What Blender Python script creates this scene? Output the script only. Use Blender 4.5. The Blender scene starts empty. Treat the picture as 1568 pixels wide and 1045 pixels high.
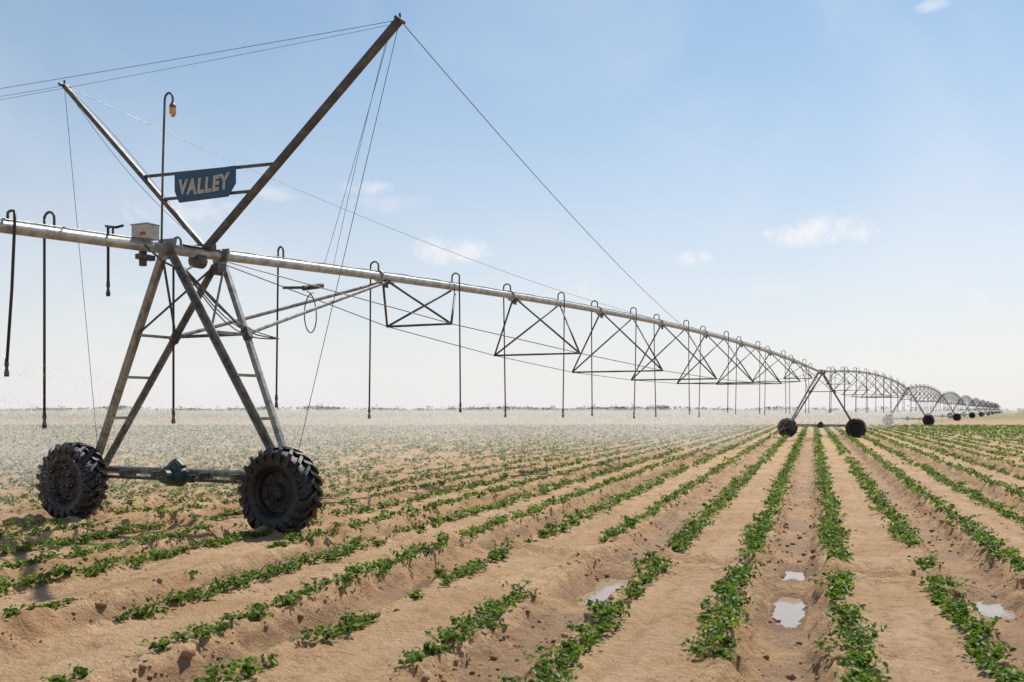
import bpy, math, numpy as np
from mathutils import Vector
rng = np.random.default_rng(7)
scene = bpy.context.scene
C = bpy.context.collection
# ------------------------------------------------------------------ helpers
def new_mat(name):
    m = bpy.data.materials.new(name); m.use_nodes = True
    nt = m.node_tree; b = nt.nodes.get('Principled BSDF'); o = nt.nodes.get('Material Output')
    return m, nt, b, o
def N(nt, t, **kw):
    n = nt.nodes.new(t)
    for k, v in kw.items(): setattr(n, k, v)
    return n
def math_n(nt, op, a, b=None, c=None, clamp=False):
    n = nt.nodes.new('ShaderNodeMath'); n.operation = op; n.use_clamp = clamp
    for i, v in enumerate((a, b, c)):
        if v is None: continue
        if isinstance(v, (int, float)): n.inputs[i].default_value = v
        else: nt.links.new(v, n.inputs[i])
    return n.outputs[0]
def dotv(nt, vec, v):
    n = nt.nodes.new('ShaderNodeVectorMath'); n.operation = 'DOT_PRODUCT'
    nt.links.new(vec, n.inputs[0]); n.inputs[1].default_value = v
    return n.outputs['Value']
def mixc(nt, f, a, b, bt='MIX'):
    n = nt.nodes.new('ShaderNodeMix'); n.data_type = 'RGBA'; n.blend_type = bt
    for i, v in ((0, f), (6, a), (7, b)):
        if isinstance(v, (int, float)): n.inputs[i].default_value = v
        elif isinstance(v, tuple): n.inputs[i].default_value = (*v, 1)
        else: nt.links.new(v, n.inputs[i])
    return n.outputs[2]
def smooth(nt, x, a, b):
    n = nt.nodes.new('ShaderNodeMapRange'); n.interpolation_type = 'SMOOTHSTEP'
    nt.links.new(x, n.inputs[0]); n.inputs[1].default_value = a; n.inputs[2].default_value = b
    return n.outputs[0]
def noise(nt, vec, scale, detail=4, rough=0.55, dist=0):
    n = nt.nodes.new('ShaderNodeTexNoise'); n.inputs['Scale'].default_value = scale
    n.inputs['Detail'].default_value = detail; n.inputs['Roughness'].default_value = rough
    n.inputs['Distortion'].default_value = dist
    if vec is not None: nt.links.new(vec, n.inputs['Vector'])
    return n.outputs[0]
def simple_mat(name, c1, c2, metallic=0, rough=0.5, scale=6, bump=0.0, lo=0.4, hi=0.65, rv=0.15):
    m, nt, b, o = new_mat(name)
    g = N(nt, 'ShaderNodeNewGeometry').outputs['Position']
    f = noise(nt, g, scale, 6, 0.65)
    col = mixc(nt, smooth(nt, f, lo, hi), c1, c2)
    nt.links.new(col, b.inputs['Base Color'])
    b.inputs['Metallic'].default_value = metallic
    r = math_n(nt, 'MULTIPLY_ADD', noise(nt, g, scale*2.3, 3), rv*2, rough-rv)
    nt.links.new(r, b.inputs['Roughness'])
    if bump:
        bn = N(nt, 'ShaderNodeBump'); bn.inputs['Strength'].default_value = bump; bn.inputs['Distance'].default_value = 0.02
        nt.links.new(noise(nt, g, scale*6, 4), bn.inputs['Height']); nt.links.new(bn.outputs[0], b.inputs['Normal'])
    return m

class MB:
    def __init__(s): s.v = []; s.f = []
    def add(s, vs, fs):
        o = len(s.v); s.v.extend([tuple(x) for x in vs]); s.f.extend([tuple(i+o for i in f) for f in fs])
    def tube(s, pts, r, n=8, caps=True):
        pts = [Vector(p) for p in pts]; rings = []; prev = None
        for i, p in enumerate(pts):
            if i == 0: t = pts[1]-p
            elif i == len(pts)-1: t = p-pts[i-1]
            else: t = (pts[i+1]-p).normalized()+(p-pts[i-1]).normalized()
            t.normalize()
            if prev is None:
                ref = Vector((0, 0, 1)) if abs(t.z) < 0.9 else Vector((1, 0, 0))
                x = t.cross(ref).normalized()
            else:
                x = (prev - t*prev.dot(t)).normalized()
            prev = x; y = t.cross(x)
            rr = r[i] if isinstance(r, (list, tuple)) else r
            rings.append([p+(x*math.cos(2*math.pi*k/n)+y*math.sin(2*math.pi*k/n))*rr for k in range(n)])
        vs = [v for R in rings for v in R]; fs = []
        for i in range(len(pts)-1):
            for k in range(n):
                k2 = (k+1) % n
                fs.append((i*n+k, i*n+k2, (i+1)*n+k2, (i+1)*n+k))
        if caps:
            fs.append(tuple(reversed(range(n)))); fs.append(tuple((len(pts)-1)*n+k for k in range(n)))
        s.add(vs, fs)
    def prism(s, p0, p1, prof, side):
        p0 = Vector(p0); p1 = Vector(p1); t = (p1-p0).normalized(); side = Vector(side)
        x = (side-t*side.dot(t)).normalized(); y = t.cross(x); n = len(prof)
        vs = [p+x*a+y*b for p in (p0, p1) for a, b in prof]
        fs = [(k, (k+1) % n, n+(k+1) % n, n+k) for k in range(n)]+[tuple(reversed(range(n))), tuple(range(n, 2*n))]
        s.add(vs, fs)
    def angle(s, p0, p1, w=0.08, t=0.008, side=(1, 0, 0)):
        s.prism(p0, p1, [(0, 0), (w, 0), (w, t), (t, t), (t, w), (0, w)], side)
    def beam(s, p0, p1, w, h, side=(1, 0, 0)):
        s.prism(p0, p1, [(-w/2, -h/2), (w/2, -h/2), (w/2, h/2), (-w/2, h/2)], side)
    def obj(s, name, mat, parent=None, smooth_=False, bevel=0):
        me = bpy.data.meshes.new(name); me.from_pydata(s.v, [], s.f); me.update()
        if smooth_:
            for p in me.polygons: p.use_smooth = len(p.vertices) == 4
        ob = bpy.data.objects.new(name, me); C.objects.link(ob); me.materials.append(mat)
        if parent: ob.parent = parent
        if bevel:
            md = ob.modifiers.new('bevel', 'BEVEL'); md.width = bevel; md.segments = 2; md.limit_method = 'ANGLE'
        return ob
def empty(name):
    e = bpy.data.objects.new(name, None); C.objects.link(e); e.empty_display_size = 0.5; return e
def mesh_np(name, V, F, mat, smooth_=False, parent=None):
    me = bpy.data.meshes.new(name); V = np.asarray(V, dtype=np.float32); F = np.asarray(F, dtype=np.int32)
    me.vertices.add(len(V)); me.vertices.foreach_set('co', V.ravel())
    k = F.shape[1]; me.loops.add(F.size); me.loops.foreach_set('vertex_index', F.ravel())
    me.polygons.add(len(F)); me.polygons.foreach_set('loop_start', np.arange(0, F.size, k, dtype=np.int32))
    me.polygons.foreach_set('loop_total', np.full(len(F), k, dtype=np.int32))
    if smooth_: me.polygons.foreach_set('use_smooth', np.ones(len(F), dtype=bool))
    me.update(calc_edges=True)
    ob = bpy.data.objects.new(name, me); C.objects.link(ob); me.materials.append(mat)
    if parent: ob.parent = parent
    return ob
TAB = rng.random((256, 256))
def vn(x, y, seed=0):
    x = x+seed*37.3; y = y+seed*91.7
    xi = np.floor(x).astype(int); yi = np.floor(y).astype(int); fx = x-xi; fy = y-yi
    fx = fx*fx*(3-2*fx); fy = fy*fy*(3-2*fy)
    a = TAB[xi & 255, yi & 255]; b = TAB[(xi+1) & 255, yi & 255]; c = TAB[xi & 255, (yi+1) & 255]; d = TAB[(xi+1) & 255, (yi+1) & 255]
    return (a*(1-fx)+b*fx)*(1-fy)+(c*(1-fx)+d*fx)*fy
def fbm(x, y, o=4, seed=0):
    r = 0; a = 0.5; t = 0
    for i in range(o):
        r = r+a*vn(x, y, seed+i); t += a; a *= 0.55; x = x*2.03; y = y*2.03
    return r/t-0.5
def ridged(x, y, o=3, seed=0):
    r = 0; a = 0.5; t = 0
    for i in range(o):
        r = r+a*np.abs(2*vn(x, y, seed+i)-1); t += a; a *= 0.55; x = x*2.1+3.1; y = y*2.1
    return r/t

# ------------------------------------------------------------------ frames
O = np.array([-5.4, 15.6]); U = np.array([0.456, 0.890]); U = U/np.linalg.norm(U); W = np.array([U[1], -U[0]])
SP = 56.6; NS = 11
def P(s, a, z): q = O+U*s+W*a; return Vector((q[0], q[1], z))
U3 = Vector((U[0], U[1], 0)); W3 = Vector((W[0], W[1], 0))
Rn = np.array([0.957, -0.2895]); Rr = np.array([0.2895, 0.957])
FC = -0.23; PER = 1.94
puds = [(-0.23, 10.25, 0.17, 1.15), (-2.17, 10.85, 0.23, 1.2), (-4.11, 10.95, 0.21, 0.65), (1.71, 11.05, 0.19, 0.5), (-2.17, 12.5, 0.22, 0.35),
        (-7.99, 7.4, 0.15, 0.45), (-6.05, 11.6, 0.17, 0.5), (-4.11, 8.0, .15, .4), (-.23, 12.5, .12, .8), (-6.05, 7.6, .14, .4)]
def H(X, Y):
    q = X*Rn[0]+Y*Rn[1]; p = X*Rr[0]+Y*Rr[1]
    qj = q+0.09*fbm(q*0.8, p*0.9, 3, 3)+0.08*fbm(q*4, p*3.4, 3, 5)
    d = np.abs((qj-FC+PER/2) % PER-PER/2); idx = np.floor((q-FC+PER/2)/PER)
    dep = 0.155+0.03*np.sin(idx*2.1)
    fur = -dep*np.exp(-(d/0.285)**4)
    berm = (0.06+0.07*fbm(q*3, p*2.2, 2, 61))*np.exp(-((d-0.40)/0.075)**2)
    edge = np.exp(-((d-0.32)/0.19)**2)
    rough = edge*(0.15*fbm(q*7, p*5, 4, 9)+0.10*(ridged(q*9, p*8, 3, 15)-.45))
    gully = -0.05*np.clip(fbm(q*1.6, p*6, 3, 66)*4-.5, 0, 1)*np.exp(-((d-0.36)/0.13)**2)
    patch = np.clip(fbm(q*.9, p*.7, 2, 55)*4+.4, 0, 1)
    h = fur+berm+rough+gully+0.035*fbm(q*1.3, p*0.7, 3, 11)+0.024*fbm(q*11, p*9, 4, 21)+patch*.05*(.45-ridged(q*5, p*4, 4, 41))+0.015*np.exp(-((d-0.56)/0.12)**2)
    h = h-0.025*np.exp(-((d-0.80)/0.05)**2)*(vn(p*.5, idx, 68) > .45)
    t = (X-O[0])*U[0]+(Y-O[1])*U[1]; along = (X-O[0])*W[0]+(Y-O[1])*W[1]
    for n in range(0, 3):
        tt = t-n*SP+0.10*fbm(along*0.6+n, along*0+2, 2, 31)
        m = np.exp(-(np.abs(tt)/0.27)**4)
        lug = 0.02*np.sin(along*2*math.pi/0.2+np.abs(tt)*14)
        h = h*(1-0.7*m)+m*(-0.045+lug)+0.07*np.exp(-((np.abs(tt)-0.34)/0.07)**2)*(1+1.8*fbm(along*5, tt*5, 3, 33))
    for (pq, pp, wq, wp) in puds:
        h = h-0.08*np.exp(-((q-pq)/(wq*1.3))**4-((p-pp)/(wp*0.95))**4)
    fade = np.clip((110-np.hypot(X, Y))/50, 0, 1)
    return h*fade

# ------------------------------------------------------------------ materials
def ground_mat():
    m, nt, b, o = new_mat('sandy_soil')
    g = N(nt, 'ShaderNodeNewGeometry').outputs['Position']
    q = dotv(nt, g, (0.957, -0.2895, 0)); z = dotv(nt, g, (0, 0, 1))
    n1 = noise(nt, g, 0.9, 4); n2 = noise(nt, g, 7, 4, 0.65); n3 = noise(nt, g, 60, 3, 0.7); n4 = noise(nt, g, 0.07, 2)
    c = mixc(nt, smooth(nt, n1, 0.35, 0.65), (0.56, 0.335, 0.165), (0.71, 0.465, 0.26))
    c = mixc(nt, math_n(nt, 'MULTIPLY', smooth(nt, n2, 0.48, 0.68), 0.6), c, (0.39, 0.21, 0.095))
    c = mixc(nt, math_n(nt, 'MULTIPLY', smooth(nt, n3, 0.45, 0.75), 0.35), c, (0.77, 0.53, 0.32))
    wet_shade = math_n(nt, 'MULTIPLY', smooth(nt, z, 0.03, -0.10), smooth(nt, n1, 0.42, 0.54))  # low furrow soil: damp and shade both painted into the colour
    wet2 = math_n(nt, 'MULTIPLY', smooth(nt, noise(nt, g, 2.4, 4, .6), .56, .68), .5)
    wet_shade = math_n(nt, 'MULTIPLY', math_n(nt, 'MAXIMUM', wet_shade, wet2), 0.7)
    pud = smooth(nt, z, -0.17, -0.21)
    wet_shade = math_n(nt, 'MAXIMUM', wet_shade, pud)
    c = mixc(nt, wet_shade, c, (0.28, 0.15, 0.068))
    fr = math_n(nt, 'FRACT', math_n(nt, 'MULTIPLY_ADD', q, 1/0.97, 100-0.27/0.97))
    f = math_n(nt, 'ABSOLUTE', math_n(nt, 'SUBTRACT', fr, 0.5))
    row = smooth(nt, f, 0.27, 0.38)
    pn = smooth(nt, noise(nt, g, 1.6, 3), 0.36, 0.5)
    dist = N(nt, 'ShaderNodeVectorMath', operation='LENGTH'); nt.links.new(g, dist.inputs[0])
    fade = smooth(nt, dist.outputs['Value'], 55, 110)
    full = math_n(nt, 'MULTIPLY', smooth(nt, dist.outputs['Value'], 120, 280), .66)
    k = math_n(nt, 'MAXIMUM', math_n(nt, 'MULTIPLY', math_n(nt, 'MULTIPLY', row, pn), fade), full)
    gcol = mixc(nt, n4, (0.11, 0.15, 0.055), (0.16, 0.18, 0.075))
    c = mixc(nt, k, c, gcol)
    nt.links.new(c, b.inputs['Base Color'])
    r = math_n(nt, 'MULTIPLY_ADD', wet_shade, -0.32, 0.92); nt.links.new(r, b.inputs['Roughness'])
    b.inputs['Specular IOR Level'].default_value = 0.28
    h = math_n(nt, 'ADD', math_n(nt, 'MULTIPLY', noise(nt, g, 16, 6, 0.72), 1.9), math_n(nt, 'MULTIPLY', n3, 0.35))
    vo = N(nt, 'ShaderNodeTexVoronoi', feature='DISTANCE_TO_EDGE'); vo.inputs['Scale'].default_value = 3.5
    wv_ = N(nt, 'ShaderNodeVectorMath', operation='ADD'); nt.links.new(g, wv_.inputs[0])
    nc = N(nt, 'ShaderNodeTexNoise'); nc.inputs['Scale'].default_value = 4; nt.links.new(g, nc.inputs['Vector'])
    sc_ = N(nt, 'ShaderNodeVectorMath', operation='SCALE'); nt.links.new(nc.outputs['Color'], sc_.inputs[0]); sc_.inputs['Scale'].default_value = .35
    nt.links.new(sc_.outputs[0], wv_.inputs[1]); nt.links.new(wv_.outputs[0], vo.inputs['Vector'])
    h = math_n(nt, 'ADD', h, math_n(nt, 'MULTIPLY', smooth(nt, vo.outputs['Distance'], 0.0, 0.025), 0.22))
    bn = N(nt, 'ShaderNodeBump'); bn.inputs['Strength'].default_value = 1.0; bn.inputs['Distance'].default_value = 0.04
    nt.links.new(h, bn.inputs['Height']); nt.links.new(bn.outputs[0], b.inputs['Normal'])
    return m
M_soil = ground_mat()
M_galv = simple_mat('galvanised_steel', (0.48, 0.49, 0.46), (0.29, 0.29, 0.265), 0.45, 0.42, 5, 0.1)
M_leg = simple_mat('tower_steel', (0.29, 0.285, 0.26), (0.14, 0.13, 0.11), 0.45, 0.45, 6, 0.1)
M_dark = simple_mat('backlit_weathered_steel', (0.065, 0.06, 0.056), (0.14, 0.125, 0.105), 0.35, 0.5, 5, 0.1)  # dark base colour paints in the backlit silhouette, with rust mottling
M_rod = simple_mat('steel_rod', (0.08, 0.08, 0.08), (0.15, 0.14, 0.13), 0.4, 0.5, 4)
M_cable = simple_mat('wire_rope', (0.12, 0.12, 0.13), (0.2, 0.2, 0.2), 0.3, 0.5, 4)
M_hose = simple_mat('black_rubber_hose', (0.012, 0.012, 0.014), (0.03, 0.03, 0.03), 0, 0.45, 8)
M_noz = simple_mat('nozzle_plastic', (0.03, 0.035, 0.05), (0.08, 0.08, 0.09), 0, 0.5, 20)
M_tire = simple_mat('wet_muddy_tyre_rubber', (0.006, 0.006, 0.008), (0.06, 0.038, 0.024), 0, 0.4, 11, 0.5, 0.50, 0.72)
M_rim = simple_mat('muddy_rim', (0.008, 0.008, 0.009), (0.045, 0.032, 0.022), 0.1, 0.55, 12, 0.3)
M_box = simple_mat('painted_box', (0.50, 0.50, 0.47), (0.36, 0.36, 0.32), 0, 0.45, 12)
M_red = simple_mat('red_label', (0.45, 0.05, 0.04), (0.35, 0.05, 0.04), 0, 0.5, 12)
M_motor = simple_mat('motor_green', (0.012, 0.04, 0.03), (0.02, 0.045, 0.035), 0.1, 0.45, 20, 0.2)
M_sign = simple_mat('sign_blue_paint', (0.010, 0.07, 0.135), (0.018, 0.09, 0.16), 0, 0.5, 5, 0, 0.35, 0.7)
M_letter = simple_mat('sign_letter_paint', (0.48, 0.45, 0.34), (0.30, 0.30, 0.25), 0, 0.5, 14, 0, 0.4, 0.7)
M_amber, nt, b, o = new_mat('amber_glass')
b.inputs['Base Color'].default_value = (0.75, 0.42, 0.10, 1); b.inputs['Roughness'].default_value = 0.15
b.inputs['Transmission Weight'].default_value = 0.4
M_water, nt, b, o = new_mat('muddy_water')
b.inputs['Base Color'].default_value = (0.36, 0.27, 0.19, 1); b.inputs['Roughness'].default_value = 0.04; b.inputs['IOR'].default_value = 1.7
g = N(nt, 'ShaderNodeNewGeometry').outputs['Position']
bn = N(nt, 'ShaderNodeBump'); bn.inputs['Strength'].default_value = 0.2; bn.inputs['Distance'].default_value = 0.012
nt.links.new(noise(nt, g, 9, 2), bn.inputs['Height']); nt.links.new(bn.outputs[0], b.inputs['Normal'])
def leaf_mat(name, ca, cb, tr=0.35):
    m, nt, b, o = new_mat(name)
    g = N(nt, 'ShaderNodeNewGeometry').outputs['Position']
    ri = N(nt, 'ShaderNodeNewGeometry').outputs['Random Per Island']
    f = math_n(nt, 'ADD', math_n(nt, 'MULTIPLY', noise(nt, g, 1.5, 3), 0.6), math_n(nt, 'MULTIPLY', ri, 0.5), clamp=True)
    c = mixc(nt, smooth(nt, f, 0.25, 0.9), ca, cb)
    nt.links.new(c, b.inputs['Base Color']); b.inputs['Roughness'].default_value = 0.5
    b.inputs['Specular IOR Level'].default_value = 0.3
    t = N(nt, 'ShaderNodeBsdfTranslucent'); tc = mixc(nt, 1.0, c, (1.5, 1.7, 0.6), 'MULTIPLY'); nt.links.new(tc, t.inputs[0])
    mx = N(nt, 'ShaderNodeMixShader'); mx.inputs[0].default_value = tr
    nt.links.new(b.outputs[0], mx.inputs[1]); nt.links.new(t.outputs[0], mx.inputs[2]); nt.links.new(mx.outputs[0], o.inputs[0])
    return m
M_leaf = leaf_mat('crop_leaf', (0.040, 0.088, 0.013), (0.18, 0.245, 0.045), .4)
M_tree = leaf_mat('haze_tinted_tree_leaf', (0.19, 0.21, 0.215), (0.25, 0.27, 0.27), 0.1)  # distance haze is painted into the pale blue-grey leaf colour

# ------------------------------------------------------------------ ground
def graded(x0, step, lim, far, gr, gfar):
    r = [x0]; s = step; x = x0
    while abs(x-x0) < far:
        s = s*(1+gr) if abs(x-x0) < lim else s*(1+gfar)
        x += s; r.append(x)
    return r
qs = np.array(list(reversed([-x for x in graded(12, 0.030, 45, 3500, 0.014, 0.1)]))+list(np.arange(-12+0.030, 5, 0.030))+graded(5, 0.030, 45, 3500, 0.014, 0.1))
ps = np.array(list(reversed([2*4.5-x for x in graded(4.5, 0.1, 20, 300, 0.1, 0.3)]))[:-1]+graded(4.5, 0.028, 75, 4500, 0.010, 0.08))
QQ, PP = np.meshgrid(qs, ps)
X = QQ*Rn[0]+PP*Rr[0]; Y = QQ*Rn[1]+PP*Rr[1]
Z = H(X, Y)
V = np.stack([X, Y, Z], -1).reshape(-1, 3); nq = len(qs); npp = len(ps)
i = (np.arange(npp-1)[:, None]*nq+np.arange(nq-1)[None, :]).ravel()
F = np.stack([i, i+1, i+nq+1, i+nq], 1)
mesh_np('ground', V, F, M_soil, True)
print('ground', len(V))
for (pq, pp, wq, wp) in puds:
    xx = np.array([[ (pq+dq)*Rn[0]+(pp+dp)*Rr[0], (pq+dq)*Rn[1]+(pp+dp)*Rr[1]] for dq in np.linspace(-.7*wq, .7*wq, 7) for dp in np.linspace(-.8*wp, .8*wp, 11)])
    zl = float(np.quantile(H(xx[:, 0], xx[:, 1]), .64))
    vs = []; K = 40
    for ring, sc0 in enumerate((.8, 1.25, 1.35)):
        for k in range(K):
            a = 2*math.pi*k/K; qq = pq+math.cos(a)*wq*sc0*1.25; p2 = pp+math.sin(a)*wp*sc0
            x = qq*Rn[0]+p2*Rr[0]; y = qq*Rn[1]+p2*Rr[1]
            zg = float(H(np.array([x]), np.array([y]))[0])
            vs.append((x, y, zl if ring == 0 else min(zl, zg-(.004 if ring == 1 else .05))))
    mb = MB(); mb.add(vs, [tuple(reversed(range(K)))]+[(r_*K+k, (r_+1)*K+k, (r_+1)*K+(k+1) % K, r_*K+(k+1) % K) for r_ in (0, 1) for k in range(K)])
    mb.obj('puddle', M_water)

# ------------------------------------------------------------------ crops
def leaves(Pc, rad, ht, n_leaf, lsize):
    n = len(Pc); T = n*n_leaf
    nsp = 7 if n_leaf > 20 else 3
    sa = rng.random((n, nsp))*2*math.pi; sr = np.sqrt(rng.random((n, nsp)))*rad[:, None]; sh = rng.uniform(.35, 1.0, (n, nsp))
    pick = rng.integers(0, nsp, (n, n_leaf)); ii = np.arange(n)[:, None]
    fr = rng.random((n, n_leaf))**.6
    bx = np.cos(sa)[ii, pick]*sr[ii, pick]*fr; by = np.sin(sa)[ii, pick]*sr[ii, pick]*fr
    jit = lsize*.55
    cx = Pc[:, 0:1]+bx+rng.normal(0, jit, (n, n_leaf)); cy = Pc[:, 1:2]+by+rng.normal(0, jit, (n, n_leaf))
    cz = Pc[:, 2:3]+ht[:, None]*sh[ii, pick]*fr+rng.normal(0, jit*.3, (n, n_leaf))+.012
    ang = rng.random((n, n_leaf))*2*math.pi
    c = np.stack([cx, cy, cz], -1).reshape(T, 3)
    az = ang.ravel(); tilt = rng.normal(0.25, 0.5, T)
    d = np.stack([np.cos(az)*np.cos(tilt), np.sin(az)*np.cos(tilt), np.sin(tilt)], 1)
    sd = np.stack([-np.sin(az), np.cos(az), np.zeros(T)], 1)
    roll = rng.normal(0, 0.5, T)[:, None]; up = np.cross(d, sd)
    sd = sd*np.cos(roll)+up*np.sin(roll); up = np.cross(d, sd)
    L = (lsize*(0.6+0.8*rng.random(T)))[:, None]; wd = L*0.30
    f = 0.12*L
    vs = np.stack([c-d*L*.5, c-d*L*.2+sd*wd+up*f, c+d*L*.25+sd*wd*.85+up*f, c+d*L*.5-up*f*.6, c+d*L*.25-sd*wd*.85+up*f, c-d*L*.2-sd*wd+up*f], 1).reshape(-1, 3)
    b = (np.arange(T)*6)[:, None]
    Fq = np.concatenate([b+np.array([[0, 1, 2, 3]]), b+np.array([[0, 3, 4, 5]])], 0)
    return vs, Fq
VV = []; FF = []; off = 0
zones = [(4.5, 15, 0.115, 44, 0.045, 0.62), (15, 30, 0.18, 19, 0.062, 0.66), (30, 62, 0.30, 8, 0.098, 0.70), (62, 115, 0.5, 4, 0.16, 0.72)]
for (r0, r1, st, nl, ls, margin) in zones:
    cen = []; rads = []; hts = []
    for k in range(-80, 60):
        for side in (-0.5, 0.5):
            qc = FC+PER*k+side
            pl = np.arange(-20, 130, st); pl = pl+rng.normal(0, st*0.35, len(pl))
            qv = qc+rng.normal(0, 0.06, len(pl))+0.07*fbm(pl*0.5, pl*0+k, 2, 70)
            x = qv*Rn[0]+pl*Rr[0]; y = qv*Rn[1]+pl*Rr[1]
            ok = (y > r0) & (y <= r1) & (np.abs(x) < margin*y+1.5)
            rowid = k*2+(1 if side > 0 else 0)
            dens = vn(pl*1.1, pl*0+rowid*3.1, 80); dens = 0.6*dens+0.4*vn(pl*0.2, pl*0+rowid*1.7, 83)
            dens = dens+rng.normal(0, .045, len(pl))
            thr = 0.36
            if rowid == 1: thr = 0.10
            if rowid in (3, 0, 5): thr = 0.24
            thr = np.where((y > 14) & (x > -.05*y), thr-0.09, thr)
            ok &= dens > thr
            t = (x-O[0])*U[0]+(y-O[1])*U[1]
            ok &= np.abs(t) > 0.36
            ok &= np.abs(t-SP) > 0.36
            if not ok.any(): continue
            x = x[ok]; y = y[ok]; dn = dens[ok]-thr[ok]
            cen.append(np.stack([x, y, H(x, y)], 1))
            s = 0.62+np.clip(dn*2.2, 0, 0.5)+rng.normal(0, 0.22, len(x)); s = np.clip(s, 0.25, 1.3)
            rads.append(0.14*s+(0.02 if r0 > 14 else 0)); hts.append(0.10*s)
    cen = np.concatenate(cen); rads = np.concatenate(rads); hts = np.concatenate(hts)
    v, f = leaves(cen, rads, hts, nl, ls); VV.append(v); FF.append(f+off); off += len(v)
    print('zone', r0, len(cen), len(f))
mesh_np('crop_rows', np.concatenate(VV), np.concatenate(FF), M_leaf)

# soil clods
ph = (1+5**.5)/2
ico = np.array([(-1, ph, 0), (1, ph, 0), (-1, -ph, 0), (1, -ph, 0), (0, -1, ph), (0, 1, ph), (0, -1, -ph), (0, 1, -ph), (ph, 0, -1), (ph, 0, 1), (-ph, 0, -1), (-ph, 0, 1)])/1.9
icf = np.array([(0, 11, 5), (0, 5, 1), (0, 1, 7), (0, 7, 10), (0, 10, 11), (1, 5, 9), (5, 11, 4), (11, 10, 2), (10, 7, 6), (7, 1, 8), (3, 9, 4), (3, 4, 2), (3, 2, 6), (3, 6, 8), (3, 8, 9), (4, 9, 5), (2, 4, 11), (6, 2, 10), (8, 6, 7), (9, 8, 1)])
n = 34000
yy = 5+20*rng.random(n)**1.2; kk = rng.integers(-14, 10, n)
dd = rng.choice([-1, 1], n)*np.abs(rng.normal(0.34, 0.16, n)); qv = FC+PER*kk+dd
pv = (yy+0.2895*qv)/0.957
x = qv*Rn[0]+pv*Rr[0]; y = yy; ok = (np.abs(x) < 0.62*y+1) & (vn(x*1.3, y*1.3, 97) > .38); x = x[ok]; y = y[ok]; n = len(x)
sz = np.clip(rng.lognormal(-4.35, 0.6, n), 0.005, 0.055)
z = H(x, y)+sz*0.1
cv = ico[None]*sz[:, None, None]*(1+0.25*rng.normal(0, 1, (n, 12, 1)))*np.array([1, 1, 0.65])+np.stack([x, y, z], 1)[:, None]
cf = icf[None]+(np.arange(n)*12)[:, None, None]
mesh_np('soil_clods', cv.reshape(-1, 3), cf.reshape(-1, 3), M_soil)

# ------------------------------------------------------------------ irrigation machine
mach = empty('center_pivot_irrigator')
PZ = 4.32; RISE = 0.72; PR = 0.084
def pz(s):
    if s < 0: return PZ+0.040*s
    t = (s % SP)/SP
    return PZ+RISE*4*t*(1-t)
pipe = MB(); flange = MB()
path = [P(s, 0, pz(s)) for s in (-30, -20, -12, -8, -5, -3, -1.5, 0)]
pipe.tube(path, PR, 20)
for n in range(NS):
    pipe.tube([P(n*SP+s, 0, pz(s) if s < SP else PZ) for s in np.linspace(0.02, SP, 36)], PR, 16 if n < 2 else 8)
xb = [7.3, 13.3, 19.4, 25.4, 31.2, 37.2, 43.3, 49.3]; xw = [.84, 1.3, 1.59, 1.7, 1.7, 1.59, 1.3, .84]; xz = [3.68, 3.33, 3.07, 2.97, 2.97, 3.07, 3.33, 3.68]
strut = MB(); rods = MB(); gus = MB()
for n in range(NS):
    S = n*SP; ns = 8 if n < 1 else 4; sr = 0.026; rr = 0.011 if n < 2 else 0.014
    if n >= 2: sr = 0.03
    for c, w, z in zip(xb, xw, xz):
        A = c-1.3; B = c+1.5
        L = P(S+c, -w, z); R = P(S+c, w, z)
        strut.tube([L, R], sr, ns)
        for q_ in (A, B):
            zq = pz(q_)-0.09
            strut.tube([P(S+q_, -.06, zq), L], sr, ns); strut.tube([P(S+q_, .06, zq), R], sr, ns)
        if n < 4:
            zq = pz(A)
            gus.beam(P(S+A-.16, 0, zq-.12), P(S+A+.2, 0, pz(A+.2)-.12), 0.2, 0.02, W3)
            gus.beam(P(S+A-.1, 0, zq-.15), P(S+A+.1, 0, zq-.15), 0.02, 0.14, W3)
            flange.tube([P(S+A-.25, 0, pz(A-.25)), P(S+A-.21, 0, pz(A-.21))], PR+.045, 16)
            flange.tube([P(S+B-.05, 0, pz(B-.05)), P(S+B+.05, 0, pz(B+.05))], PR+.012, 16)
    for sg in (-1, 1):
        pts = [P(S+1.2, sg*.08, pz(1.2)-.1)]+[P(S+c, sg*w, z) for c, w, z in zip(xb, xw, xz)]+[P(S+SP-.3, sg*.08, PZ-.1)]
        for a_, b_ in zip(pts[:-1], pts[1:]): rods.tube([a_, b_], rr, 5)
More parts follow.
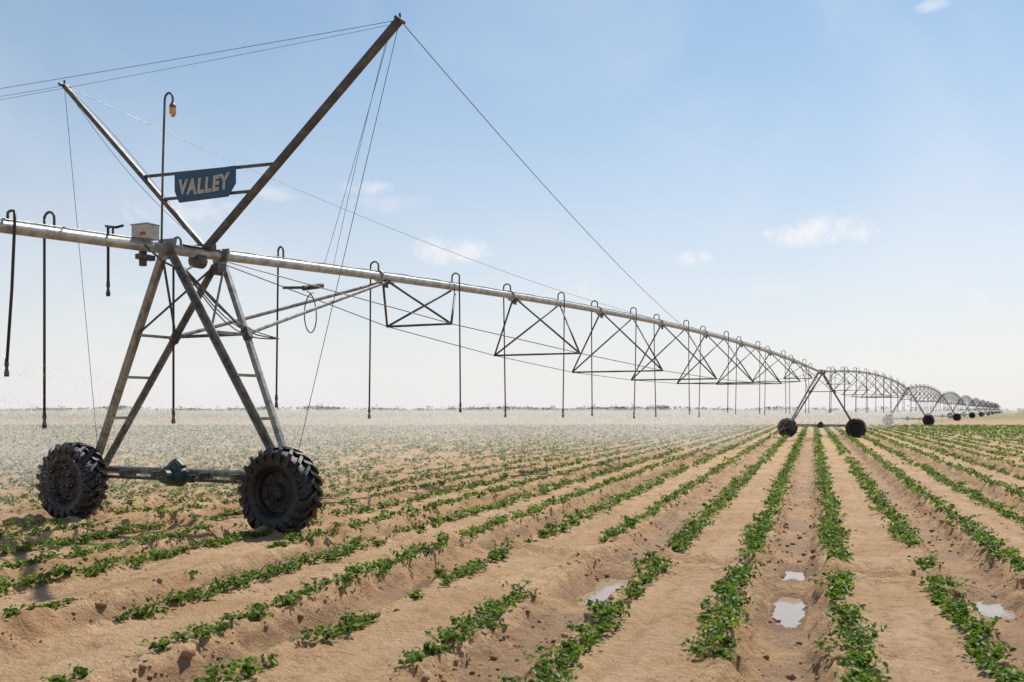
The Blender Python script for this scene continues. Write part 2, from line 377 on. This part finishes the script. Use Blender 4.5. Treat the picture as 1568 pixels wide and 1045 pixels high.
def tower(S, T, M2, first=False):
    tops = [(0.0, .10), (1.15, .10)]; bot = (0.42, 2.02); zb = 0.86
    for sg in (-1, 1):
        ps_ = []
        for j, (ts, ta) in enumerate(tops):
            p0 = P(S+ts, sg*ta, PZ-.10); p1 = P(S+bot[0]+(-.09 if j == 0 else .12), sg*bot[1], zb)
            ps_.append((p0, p1))
            T.angle(p0, p1, 0.10 if j == 0 else 0.085, 0.012, W3*sg if j == 0 else -W3*sg)
        for f in (0.36, 0.56, 0.76):
            a_ = ps_[0][0].lerp(ps_[0][1], f); b_ = ps_[1][0].lerp(ps_[1][1], f)
            T.beam(a_, b_, .045, .03, (0, 0, 1))
        a_ = ps_[1][0].lerp(ps_[1][1], .355)
        e = P(S+6.0, sg*.05, pz(6.0)-.1)
        T.tube([a_, e], .032, 8)
        a2 = ps_[0][0].lerp(ps_[0][1], .36)
        M2.tube([ps_[0][0]+Vector((0, 0, -.02)), a_], .02, 6)
        M2.tube([a2, P(S-6.0, sg*.05, (pz(-6) if first else pz(SP-6))-.1)] if not first else [a2, ps_[1][0]], .02, 6)
        M2.beam(ps_[1][0].lerp(ps_[1][1], .33), ps_[1][0].lerp(ps_[1][1], .38), .13, .10, W3)
    for j in (0, 1):
        (l0, l1), (r0, r1) = [(P(S+tops[j][0], sg*.1, PZ-.1), P(S+bot[0]+(-.09 if j == 0 else .12), sg*bot[1], zb)) for sg in (-1, 1)]
        if j == 1: M2.beam(l0.lerp(l1, .355), r0.lerp(r1, .355), .05, .04, (0, 0, 1))
    for ts in (0, 1.15):
        c = P(S+ts, 0, PZ-.12)
        T.prism(c-U3*.012, c+U3*.012, [(-.12, .04), (-.2, -.28), (.2, -.28), (.12, .04)], W3)
        T.tube([P(S+ts-.05, 0, pz(ts)), P(S+ts+.05, 0, pz(ts))], PR+.022, 16)
    T.tube([P(S+.42, -2.2, .80), P(S+.42, 2.2, .80)], .062, 10)
    M2.tube([P(S+.20, -2.1, .70), P(S+.20, 2.1, .70)], .028, 8)
    for a_ in (-2.0, -1.2, -.5, .5, 1.2, 2.0):
        M2.beam(P(S+.15, a_, .75), P(S+.45, a_, .75), .06, .12, W3)
    for sg in (-1, 1):
        T.beam(P(S+.02, sg*2.2, .66), P(S+.46, sg*2.2, .72), .2, .22, W3)
tw = MB(); tw2 = MB()
for n in range(NS): tower(n*SP, tw, tw2, n == 0)
pipe.obj('water_pipe', M_galv, mach, True); flange.obj('pipe_flanges', M_galv, mach)
strut.obj('truss_struts', M_dark, mach, True); rods.obj('truss_rods', M_rod, mach); gus.obj('truss_brackets', M_dark, mach)
tw.obj('tower_frames', M_leg, mach); tw2.obj('tower_braces', M_dark, mach)
mo = MB()
for n in range(NS):
    c = n*SP
    mo.tube([P(c+.18, -.20, .76), P(c+.18, -.15, .76), P(c+.18, .12, .76), P(c+.18, .2, .76)], [.10, .17, .17, .09], 14)
    mo.tube([P(c+.18, -.08, .88), P(c+.18, .02, .92), P(c+.18, .14, .86)], [.10, .13, .08], 10)
    mo.tube([P(c+.02, 0, .76), P(c-.1, 0, .76)], .11, 12)
    mo.tube([P(c+.20, -.34, .72), P(c+.20, -.24, .72)], .07, 10)
    mo.tube([P(c+.20, .26, .72), P(c+.20, .36, .72)], .07, 10)
mo.obj('drive_motor', M_motor, mach, False, 0.012)
def wheel_meshes():
    t = MB(); K = 72
    prof = [(-.13, .33), (-.165, .345), (-.185, .40), (-.195, .47), (-.185, .53), (-.16, .565), (-.10, .58), (0, .587), (.10, .58), (.16, .565), (.185, .53), (.195, .47), (.185, .40), (.165, .345), (.13, .33)]
    vs = []; fs = []; m = len(prof)
    for k in range(K):
        a = 2*math.pi*k/K
        for (x, r) in prof: vs.append((x, r*math.cos(a), r*math.sin(a)))
    for k in range(K):
        for j in range(m-1):
            fs.append((k*m+j, k*m+j+1, ((k+1) % K)*m+j+1, ((k+1) % K)*m+j))
    t.add(vs, fs)
    NL = 21
    for sg in (-1, 1):
        for k in range(NL):
            a0 = 2*math.pi*(k+(0.5 if sg > 0 else 0))/NL
            st = [(-.02*sg, .575, .0), (.07*sg, .575, .10), (.15*sg, .558, .20), (.192*sg, .515, .27), (.199*sg, .46, .29)]
            hs = [.05, .055, .065, .05, .015]; w = .047
            vv = []
            for (x, r, da), h in zip(st, hs):
                a = a0+da; h = h*rng.uniform(.85, 1.15)
                for (rr2, dw) in ((r-.02, -w), (r+h, -w*.55), (r+h, w*.55), (r-.02, w)):
                    aa = a+dw/ r; xx = x+(sg*h*.5 if r < .52 else 0)
                    vv.append((xx, rr2*math.cos(aa), rr2*math.sin(aa)))
            ff = []
            for j in range(4):
                for c in range(4):
                    ff.append((j*4+c, j*4+(c+1) % 4, (j+1)*4+(c+1) % 4, (j+1)*4+c))
            ff += [(3, 2, 1, 0), (16, 17, 18, 19)]
            t.add(vv, ff)
    me = bpy.data.meshes.new('tyre'); me.from_pydata(t.v, [], t.f); me.materials.append(M_tire)
    for p in me.polygons[:K*(m-1)]: p.use_smooth = True
    r = MB(); prof = [(-.145, .352), (-.15, .335), (-.13, .325), (-.10, .30), (-.04, .285), (-.02, .22), (-.035, .14), (-.06, .12), (-.09, .10), (-.10, .05), (-.10, .001)]
    for pf in (prof, [(.145, .352), (.15, .335), (.13, .325), (.10, .30), (.02, .285), (.01, .2), (.02, .12), (.09, .10), (.10, .001)]):
        m = len(pf); vs = [(x, rr*math.cos(2*math.pi*k/40), rr*math.sin(2*math.pi*k/40)) for k in range(40) for x, rr in pf]
        fs = [(k*m+j, k*m+j+1, ((k+1) % 40)*m+j+1, ((k+1) % 40)*m+j) for k in range(40) for j in range(m-1)]
        r.add(vs, fs)
    for k in range(8):
        a = 2*math.pi*k/8; r.tube([(-.075, .085*math.cos(a), .085*math.sin(a)), (-.115, .085*math.cos(a), .085*math.sin(a))], .013, 6)
        r.tube([(-.02, .25*math.cos(a), .25*math.sin(a)), (-.055, .25*math.cos(a), .25*math.sin(a))], .016, 6)
    me2 = bpy.data.meshes.new('rim'); me2.from_pydata(r.v, [], r.f); me2.materials.append(M_rim)
    return me, me2
mt, mr = wheel_meshes()
for n in range(NS):
    for sg in (-1, 1):
        c = P(n*SP-.03, sg*2.2+.08, .60)
        for nm, me in (('drive_wheel_tyre', mt), ('drive_wheel_rim', mr)):
            ob = bpy.data.objects.new(nm, me); C.objects.link(ob); ob.parent = mach
            ob.location = c; ob.scale = (1.08, 1.05, 1.05)
            ob.rotation_euler = (0.4*sg+n, 0, math.atan2(U[1], U[0]))
hose = MB(); neck = MB(); noz = MB(); NOZ = []
def drop(s, a, zbot, zp, r=.016, sway=(0, 0), n=6, hr=.085, rise=.14):
    sg = 1 if a > 0 else -1
    c = P(s, 0, zp)
    pts = [c+Vector((0, 0, PR-.01)), c+Vector((0, 0, PR+rise))]
    for k in range(1, 7):
        th = math.pi*k/6
        pts.append(c+W3*sg*(abs(a)/2-abs(a)/2*math.cos(th))+Vector((0, 0, PR+rise+hr*math.sin(th))))
    neck.tube(pts, .019, n)
    top = pts[-1]; e = top.copy(); e.z = zbot; e += W3*sway[0]+U3*sway[1]
    mid = top.lerp(e, .5)-W3*sway[0]*.15
    hose.tube([top+Vector((0, 0, .03)), top-Vector((0, 0, .15)), mid, e], r, n)
    NOZ.append(e.copy())
    if n >= 6:
        noz.tube([e+Vector((0, 0, .10)), e+Vector((0, 0, .02)), e-Vector((0, 0, .03)), e-Vector((0, 0, .10)), e-Vector((0, 0, .14))], [.022, .03, .02, .035, .03], 8)
    else:
        noz.tube([e+Vector((0, 0, .05)), e-Vector((0, 0, .1))], .04, 4)
for n in range(NS):
    for k in range(18):
        s = 2.75+3*k
        if s > SP-2: continue
        a = .2 if k % 2 == 0 else -.2
        if n == 0 and k == 0: a = -.12
        zb = 1.72+rng.normal(0, .05)
        if n == 0 and k == 0: zb = 1.98
        if n == 0 and k == 2: zb = 1.88
        drop(n*SP+s, a, zb, pz(s), .017 if n == 0 else .022, (rng.normal(0, .04), rng.normal(0, .04)), 8 if n < 1 else 4)
drop(-2.05, -.20, 1.68, pz(-2.05), .019, (0, 0), 8)
drop(.28, -.16, 1.72, PZ, .019, (0, 0), 8, .07, .08)
drop(-2.76, .14, 2.38, pz(-2.76), .021, (-.16, 0), 8, .03, .1)
NK = len(NOZ)
drop(-1.05, -.10, 3.62, pz(-1.05), .022, (0, 0), 8, .02, .12)
NOZ = NOZ[:NK]
hose.tube([P(-1.05, -.15, 4.52), P(-1.1, .12, 4.47), P(-1.05, .22, 4.5)], .02, 6)
neck.obj('goosenecks', M_rod, mach, True); hose.obj('drop_hoses', M_hose, mach, True); noz.obj('sprinkler_nozzles', M_noz, mach, True)
mast = MB(); sm = .82; za = PZ+.12
TL = P(sm, -3.38, 7.62); TR = P(sm, 3.80, 7.52); AP = P(sm, 0, za)
mast.beam(AP, TL, .08, .08, U3); mast.beam(AP, TR, .10, .10, U3)
def onarm(T, f): return AP.lerp(T, f)
mast.beam(onarm(TL, .42), onarm(TR, .40), .05, .035, (0, 0, 1)); mast.beam(onarm(TL, .285), onarm(TR, .275), .05, .035, (0, 0, 1))
for T in (TL, TR):
    mast.tube([T-U3*.12, T+U3*.12], .03, 8); mast.tube([T, T+Vector((0, 0, .10))], .02, 6)
mast.beam(P(sm-.5, 0, PZ+.105), P(sm+.5, 0, PZ+.125), .16, .02, W3)
mast.beam(P(sm-.02, -.2, PZ+.14), P(sm-.02, .2, PZ+.14), .12, .1, U3)
mast.obj('cable_mast', M_dark, mach, False, .008)
cab = MB()
def cable(a_, b_, sag, r=.008, n=24):
    a_ = Vector(a_); b_ = Vector(b_); cab.tube([a_.lerp(b_, t)-Vector((0, 0, sag*4*t*(1-t))) for t in np.linspace(0, 1, n)], r, 5)
at = P(26.5, 0, pz(26.5)+.1)
cable(TR, at, .25, .008); cable(TL, at, .45, .006)
far = Vector((-45, 25, 6.2))
cable(TR, far, .55, .0045, 40); cable(TR+U3*.1, far+U3*.4, .78, .0032, 40); cable(TL, far+Vector((0, 0, -.2)), .45, .004, 40)
cable(TR, P(.5, 2.1, .9), 0, .0055, 14); cable(TR-W3*.12, P(3.9, 0, pz(3.9)), .05, .0045)
cable(TR-W3*.15, P(4.2, 0, pz(4.2)), -.12, .0045)
cable(TL, P(.4, -2.0, .9), 0, .005); cable(TL, AP+U3*.1, .25, .005); cable(TL, P(.4, .1, PZ+.3), -.15, .005)
lp = []
for t in np.linspace(0, 1, 20):
    lp.append(P(3.3+.45*math.sin(2*math.pi*t)*.5+.2*t, .1, 4.0-.38*(1-math.cos(2*math.pi*t))))
cab.tube(lp, .012, 5)
cab.tube([P(s, .02+.03*math.sin(s*9), pz(s)+PR+.012+.008*math.sin(s*5)) for s in np.arange(.3, 50, .35)], .013, 5)
cab.tube([P(s, .03, pz(s)+PR+.012) for s in np.arange(-12, -.3, .5)], .013, 5)
for k in range(3):
    cab.tube([P(.1+1.3*t, .15+.9*t, PZ-.2-1.15*t-.25*math.sin(math.pi*t)*(1+.3*k)) for t in np.linspace(0, 1, 10)], .011, 5)
cab.obj('cables', M_cable, mach)
cl = MB()
cl.tube([P(-.35, -.15, PZ-.05), P(-.35, -.15, PZ-.3)], .06, 10); cl.beam(P(-.5, -.1, PZ-.17), P(-.2, -.1, PZ-.17), .12, .08, U3)
cl.tube([P(.55, 0, PZ-.1), P(.75, 0, PZ-.1)], .12, 12); cl.beam(P(.9, .14, PZ-.2), P(1.1, .14, PZ-.2), .1, .2, W3)
cl.tube([P(-.55, .1, PZ-.02), P(-.3, .22, PZ-.25), P(.1, .25, PZ-.35), P(.4, .2, PZ-.2)], .02, 6)
cl.tube([P(3.0, .25, 4.02), P(3.5, .3, 4.12)], .05, 8); cl.beam(P(3.1, -.3, 4.07), P(3.1, .45, 4.03), .05, .04, (0, 0, 1))
cl.obj('fittings', M_dark, mach, False, .006)
bx = MB(); c0 = P(-.42, -.02, PZ+.19)
bx.beam(c0-W3*.17, c0+W3*.17, .24, .22, U3)
bx.beam(c0-W3*.19+Vector((0, 0, .118)), c0+W3*.19+Vector((0, 0, .118)), .28, .016, U3)
bx.obj('control_box', M_box, mach, False, .012)
rl = MB(); c1 = c0-U3*.122
rl.beam(c1+W3*.02-Vector((0, 0, .03)), c1+W3*.13-Vector((0, 0, .03)), .004, .05, U3); rl.obj('control_box_label', M_red, mach)
sign = empty('sign_board'); sc = P(sm-.09, .06, 0); z0 = 5.23
sb = MB(); o2 = [(-.66, .48), (-.66, .20), (-.56, .0), (.50, .0), (.66, .20), (.66, .48)]
f_ = [sc+W3*x+Vector((0, 0, z0+z)) for x, z in o2]; bk = [v+U3*.02 for v in f_]; m = 6
sb.add(f_+bk, [tuple(range(m)), tuple(reversed(range(m, 2*m)))]+[(k, m+k, m+(k+1) % m, (k+1) % m) for k in range(m)])
sb.obj('panel', M_sign, sign)
tc = bpy.data.curves.new('txt', 'FONT'); tc.body = 'VALLEY'; tc.extrude = .0; tc.offset = .05; tc.shear = .12; tc.space_character = 1.18
to = bpy.data.objects.new('txt', tc); C.objects.link(to); bpy.context.view_layer.update()
me = bpy.data.meshes.new_from_object(to.evaluated_get(bpy.context.evaluated_depsgraph_get()))
co = np.array([v.co[:] for v in me.vertices]); mn = co.min(0); mx = co.max(0)
for v in me.vertices:
    u = (v.co.x-mn[0])/(mx[0]-mn[0]); h = (v.co.y-mn[1])/(mx[1]-mn[1])
    xx = (u-.5)*1.12; hh = .10+h*.26+ .03*(abs(u-.5)*2)**2
    v.co = sc+W3*xx-U3*.006+Vector((0, 0, z0+hh))
bpy.data.objects.remove(to); me.name = 'lettering'; me.materials.clear(); me.materials.append(M_letter)
lo = bpy.data.objects.new('lettering', me); C.objects.link(lo); lo.parent = sign
lamp = empty('beacon_lamp'); lm = MB()
base = P(-.12, 0, PZ+PR-.02); top = 6.62
pts = [base, Vector((base.x+.02, base.y, 5.6)), Vector((base.x+.05, base.y, top))]
for k in range(1, 9):
    th = math.pi*k/8; pts.append(Vector((base.x+.05, base.y, top))+W3*(.085-.085*math.cos(th))+Vector((0, 0, .1*math.sin(th))))
pts.append(pts[-1]-Vector((0, 0, .06))); lm.tube(pts, .018, 8); lm.obj('pole', M_rod, lamp, True)
e = pts[-1]; q_ = MB(); q_.tube([e+Vector((0, 0, .0)), e-Vector((0, 0, .05)), e-Vector((0, 0, .07))], [.025, .05, .055], 12); q_.obj('cap', M_dark, lamp, True)
q_ = MB(); q_.tube([e-Vector((0, 0, .07)), e-Vector((0, 0, .10)), e-Vector((0, 0, .17)), e-Vector((0, 0, .21)), e-Vector((0, 0, .225))], [.045, .055, .052, .035, .01], 14); q_.obj('bulb_glass', M_amber, lamp, True)

# ------------------------------------------------------------------ distant trees
cs = []
xs = rng.uniform(-520, 760, 2200)
for xt in xs:
    d = vn(np.array([xt*.02]), np.array([3.3]), 90)[0]; d2 = vn(np.array([xt*.07]), np.array([8.3]), 92)[0]
    if xt > 240 and rng.random() < .8: continue
    if d2 < .38 and rng.random() < .7: continue
    Yt = 900+rng.uniform(-25, 25); hh = 1.9+5.0*max(0, d-.35)+6*max(0, d2-.5)*rng.random()
    if rng.random() < .03: hh += 3
    m = 14
    cs.append(np.stack([xt+rng.normal(0, 1.6, m), Yt+rng.normal(0, 1.5, m), hh*(rng.random(m)**.7)+.5], 1))
cc = np.concatenate(cs); n = len(cc)
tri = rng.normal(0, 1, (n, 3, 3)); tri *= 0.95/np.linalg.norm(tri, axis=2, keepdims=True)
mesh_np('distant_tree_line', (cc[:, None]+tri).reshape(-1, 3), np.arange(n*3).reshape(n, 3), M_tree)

# ------------------------------------------------------------------ sprinkler mist as droplet faces drifting downwind, plus far air haze
mist = empty('mist_and_haze')
def tris(c, size):
    n = len(c); t = rng.normal(0, 1, (n, 3, 3)).astype(np.float32); t /= np.linalg.norm(t, axis=2, keepdims=True)
    return (c[:, None].astype(np.float32)+t*np.asarray(size)[:, None, None].astype(np.float32)).reshape(-1, 3)
dv = []
for e in NOZ:
    if e.y > 60: continue
    nd = 6500 if e.y < 30 else 3500
    az = rng.random(nd)*2*math.pi; R = 3.6*rng.random(nd)**.7; k = R/4.0
    zz = e.z-.12+.22*np.sin(np.clip(k, 0, 1)*math.pi)*rng.random(nd)-(e.z-.1)*k**3*rng.random(nd)**.4
    c = np.stack([e.x+np.cos(az)*R-.35*R, e.y+np.sin(az)*R+.1*R, np.maximum(zz, .03)], 1)+rng.normal(0, .05, (nd, 3))
    ap = (c[:, 0]-O[0])*W[0]+(c[:, 1]-O[1])*W[1]; c = c[(ap < 1.6) | (rng.random(nd) < .15)]
    dv.append(tris(c, .0036*(.5+rng.random(len(c)))*(1+e.y/30)))
def cloud(n, s0, s1, a0, a1, size, z1=1.75, ap=1.3, lo=.40, zc=.9):
    s = rng.uniform(s0, s1, n); a = a0+(a1-a0)*rng.random(n)**ap; zz = .1+z1*rng.random(n)**1.1
    x = O[0]+U[0]*s+W[0]*a; y = O[1]+U[1]*s+W[1]*a
    m = (vn(x*.18, y*.18, 120)*.6+vn(x*.5, y*.5, 124)*.4+rng.normal(0, .14, n) > lo) & (np.abs(x) < .62*y+2)
    m &= np.clip((1.15-np.abs(zz-zc)/(zc+.05)), 0, 1) > rng.random(n)
    a_ = (x-O[0])*W[0]+(y-O[1])*W[1]; s_ = (x-O[0])*U[0]+(y-O[1])*U[1]
    # the spray is blocked around the second tower
    m &= ~((s_ > SP-14) & (s_ < SP+.5) & (a_ > -5.5))
    c = np.stack([x, y, zz], 1)[m]
    dv.append(tris(c, size*(.5+rng.random(len(c)))))
def puff(n, x, y, z, sx_, sy_, sz_, size):
    c = rng.normal(0, 1, (n, 3))*np.array([sx_, sy_, sz_])+np.array([x, y, z])
    c = c[(c[:, 2] > .05) & (vn(c[:, 0]*1.1, c[:, 1]*.8+c[:, 2]*1.3, 140)+rng.normal(0, .12, n) > .42)]
    dv.append(tris(c, size*(.5+rng.random(len(c)))))
cloud(900000, 1, 42, .6, -24, .0108)
cloud(760000, 25, 115, .8, -70, .0245)
cloud(520000, 80, 360, 1.5, -260, .056, 2.0, zc=1.1)
cloud(260000, 250, 900, 10, -700, .15, 1.6, 1.0, zc=.9)  # distant air haze, added as oversized droplet faces
cloud(330000, -5, 5, -2.4, -15, .0085, 1.9)
puff(130000, -10.6, 19.5, 1.35, 1.7, 1.3, .42, .0085)
puff(80000, -9.0, 18.0, .75, 1.5, .8, .45, .0065)
puff(90000, -6.5, 21.5, 1.1, 2.6, 1.4, .40, .0085)
puff(16000, -8.0, 16.0, .50, .8, .35, .35, .0045)
dv = np.concatenate(dv); print('droplets', len(dv)//3)
M_drop, nt, b, o = new_mat('water_droplets'); b.inputs['Base Color'].default_value = (.9, .89, .87, 1); b.inputs['Roughness'].default_value = .4
g = N(nt, 'ShaderNodeNewGeometry').outputs['Position']
t = N(nt, 'ShaderNodeBsdfTranslucent'); nt.links.new(mixc(nt, noise(nt, g, 3, 1), (.88, .87, .86), (.94, .93, .92)), t.inputs[0])
mx = N(nt, 'ShaderNodeMixShader'); mx.inputs[0].default_value = .5
nt.links.new(b.outputs[0], mx.inputs[1]); nt.links.new(t.outputs[0], mx.inputs[2]); nt.links.new(mx.outputs[0], o.inputs[0])
mesh_np('water_droplets', dv, np.arange(len(dv)).reshape(-1, 3), M_drop, False, mist)

# ------------------------------------------------------------------ light & sky
EL = math.radians(52); AZ = math.radians(28)
sd = Vector((math.sin(AZ)*math.cos(EL), math.cos(AZ)*math.cos(EL), math.sin(EL)))
L = bpy.data.lights.new('sun', 'SUN'); L.energy = 4.7; L.angle = math.radians(.53); L.color = (1, .95, .87)
lo = bpy.data.objects.new('sun', L); C.objects.link(lo); lo.rotation_mode = 'QUATERNION'; lo.rotation_quaternion = sd.to_track_quat('Z', 'Y')
w = bpy.data.worlds.new('World'); scene.world = w; w.use_nodes = True; nt = w.node_tree
bg = nt.nodes['Background']; sky = nt.nodes.new('ShaderNodeTexSky'); sky.sky_type = 'NISHITA'; sky.sun_disc = False
sky.sun_elevation = EL; sky.sun_rotation = AZ; sky.dust_density = .5; sky.air_density = 1.0; sky.ozone_density = 2.5
gv = nt.nodes.new('ShaderNodeTexCoord').outputs['Generated']
sx = nt.nodes.new('ShaderNodeSeparateXYZ'); nt.links.new(gv, sx.inputs[0])
el_ = math_n(nt, 'ABSOLUTE', sx.outputs[2])
hz_ = math_n(nt, 'POWER', math_n(nt, 'SUBTRACT', 1.0, el_), 4.0)
skc = mixc(nt, smooth(nt, el_, .05, .36), sky.outputs[0], mixc(nt, 1.0, sky.outputs[0], (.80, 1.02, 1.03), 'MULTIPLY'))
col = mixc(nt, math_n(nt, 'MULTIPLY', hz_, .95), skc, (7.8, 7.65, 7.7))
nz = noise(nt, gv, 34, 6, .65, .5); nz2 = noise(nt, gv, 3.2, 4, .6, .4)
def cdir(px, py):
    return Vector(((px-784)/1524, 1, (628-py)/1524))
tot = None
for (px, py, wx, wy, s_) in [(1265, 355, 68, 18, 1), (690, 385, 50, 18, .8), (1058, 398, 28, 9, .85), (900, 448, 40, 12, .5), (280, 318, 70, 20, .55), (565, 288, 35, 9, .5), (420, 298, 28, 9, .45), (215, 462, 50, 12, .3), (1525, 455, 50, 15, .3), (1430, 8, 18, 6, .5), (600, 312, 45, 12, .3), (1180, 445, 30, 8, .3)]:
    c = cdir(px, py); Ln = c.length; c.normalize(); r_ = c.cross(Vector((0, 0, 1))).normalized(); u_ = r_.cross(c)
    a_ = math_n(nt, 'MULTIPLY', dotv(nt, gv, tuple(r_)), 1524/Ln/wx)
    b_ = math_n(nt, 'MULTIPLY', dotv(nt, gv, tuple(u_)), 1524/Ln/wy)
    r2 = math_n(nt, 'ADD', math_n(nt, 'MULTIPLY', a_, a_), math_n(nt, 'MULTIPLY', b_, b_))
    r2 = math_n(nt, 'ADD', r2, math_n(nt, 'MULTIPLY_ADD', nz, -6.8, 3.4))
    k = nt.nodes.new('ShaderNodeMapRange'); k.interpolation_type = 'SMOOTHSTEP'; nt.links.new(r2, k.inputs[0])
    k.inputs[1].default_value = 1.9; k.inputs[2].default_value = -1.3; k.inputs[3].default_value = 0; k.inputs[4].default_value = s_
    front = smooth(nt, dotv(nt, gv, tuple(c)), .5, .7)
    kk_ = math_n(nt, 'MULTIPLY', k.outputs[0], front)
    tot = kk_ if tot is None else math_n(nt, 'MAXIMUM', tot, kk_)
wisp = math_n(nt, 'MULTIPLY', smooth(nt, nz2, .42, .78), .22)
tot = math_n(nt, 'MAXIMUM', tot, wisp)
col = mixc(nt, math_n(nt, 'MULTIPLY', tot, .95), col, (8.9, 8.7, 8.7))
nt.links.new(col, bg.inputs[0]); bg.inputs[1].default_value = .11
# ------------------------------------------------------------------ camera
cd = bpy.data.cameras.new('camera'); cam = bpy.data.objects.new('camera', cd); C.objects.link(cam)
cam.location = (0, 0, 1.8); cam.rotation_euler = (math.radians(90), 0, 0); cd.lens = 35; cd.sensor_width = 36
cd.shift_y = (628-522.5)/1568; cd.clip_end = 12000; cd.clip_start = .05
cd.dof.use_dof = True; cd.dof.focus_distance = 16; cd.dof.aperture_fstop = 3.5
scene.camera = cam
scene.view_settings.view_transform = 'Standard'; scene.view_settings.look = 'None'; scene.view_settings.exposure = 0
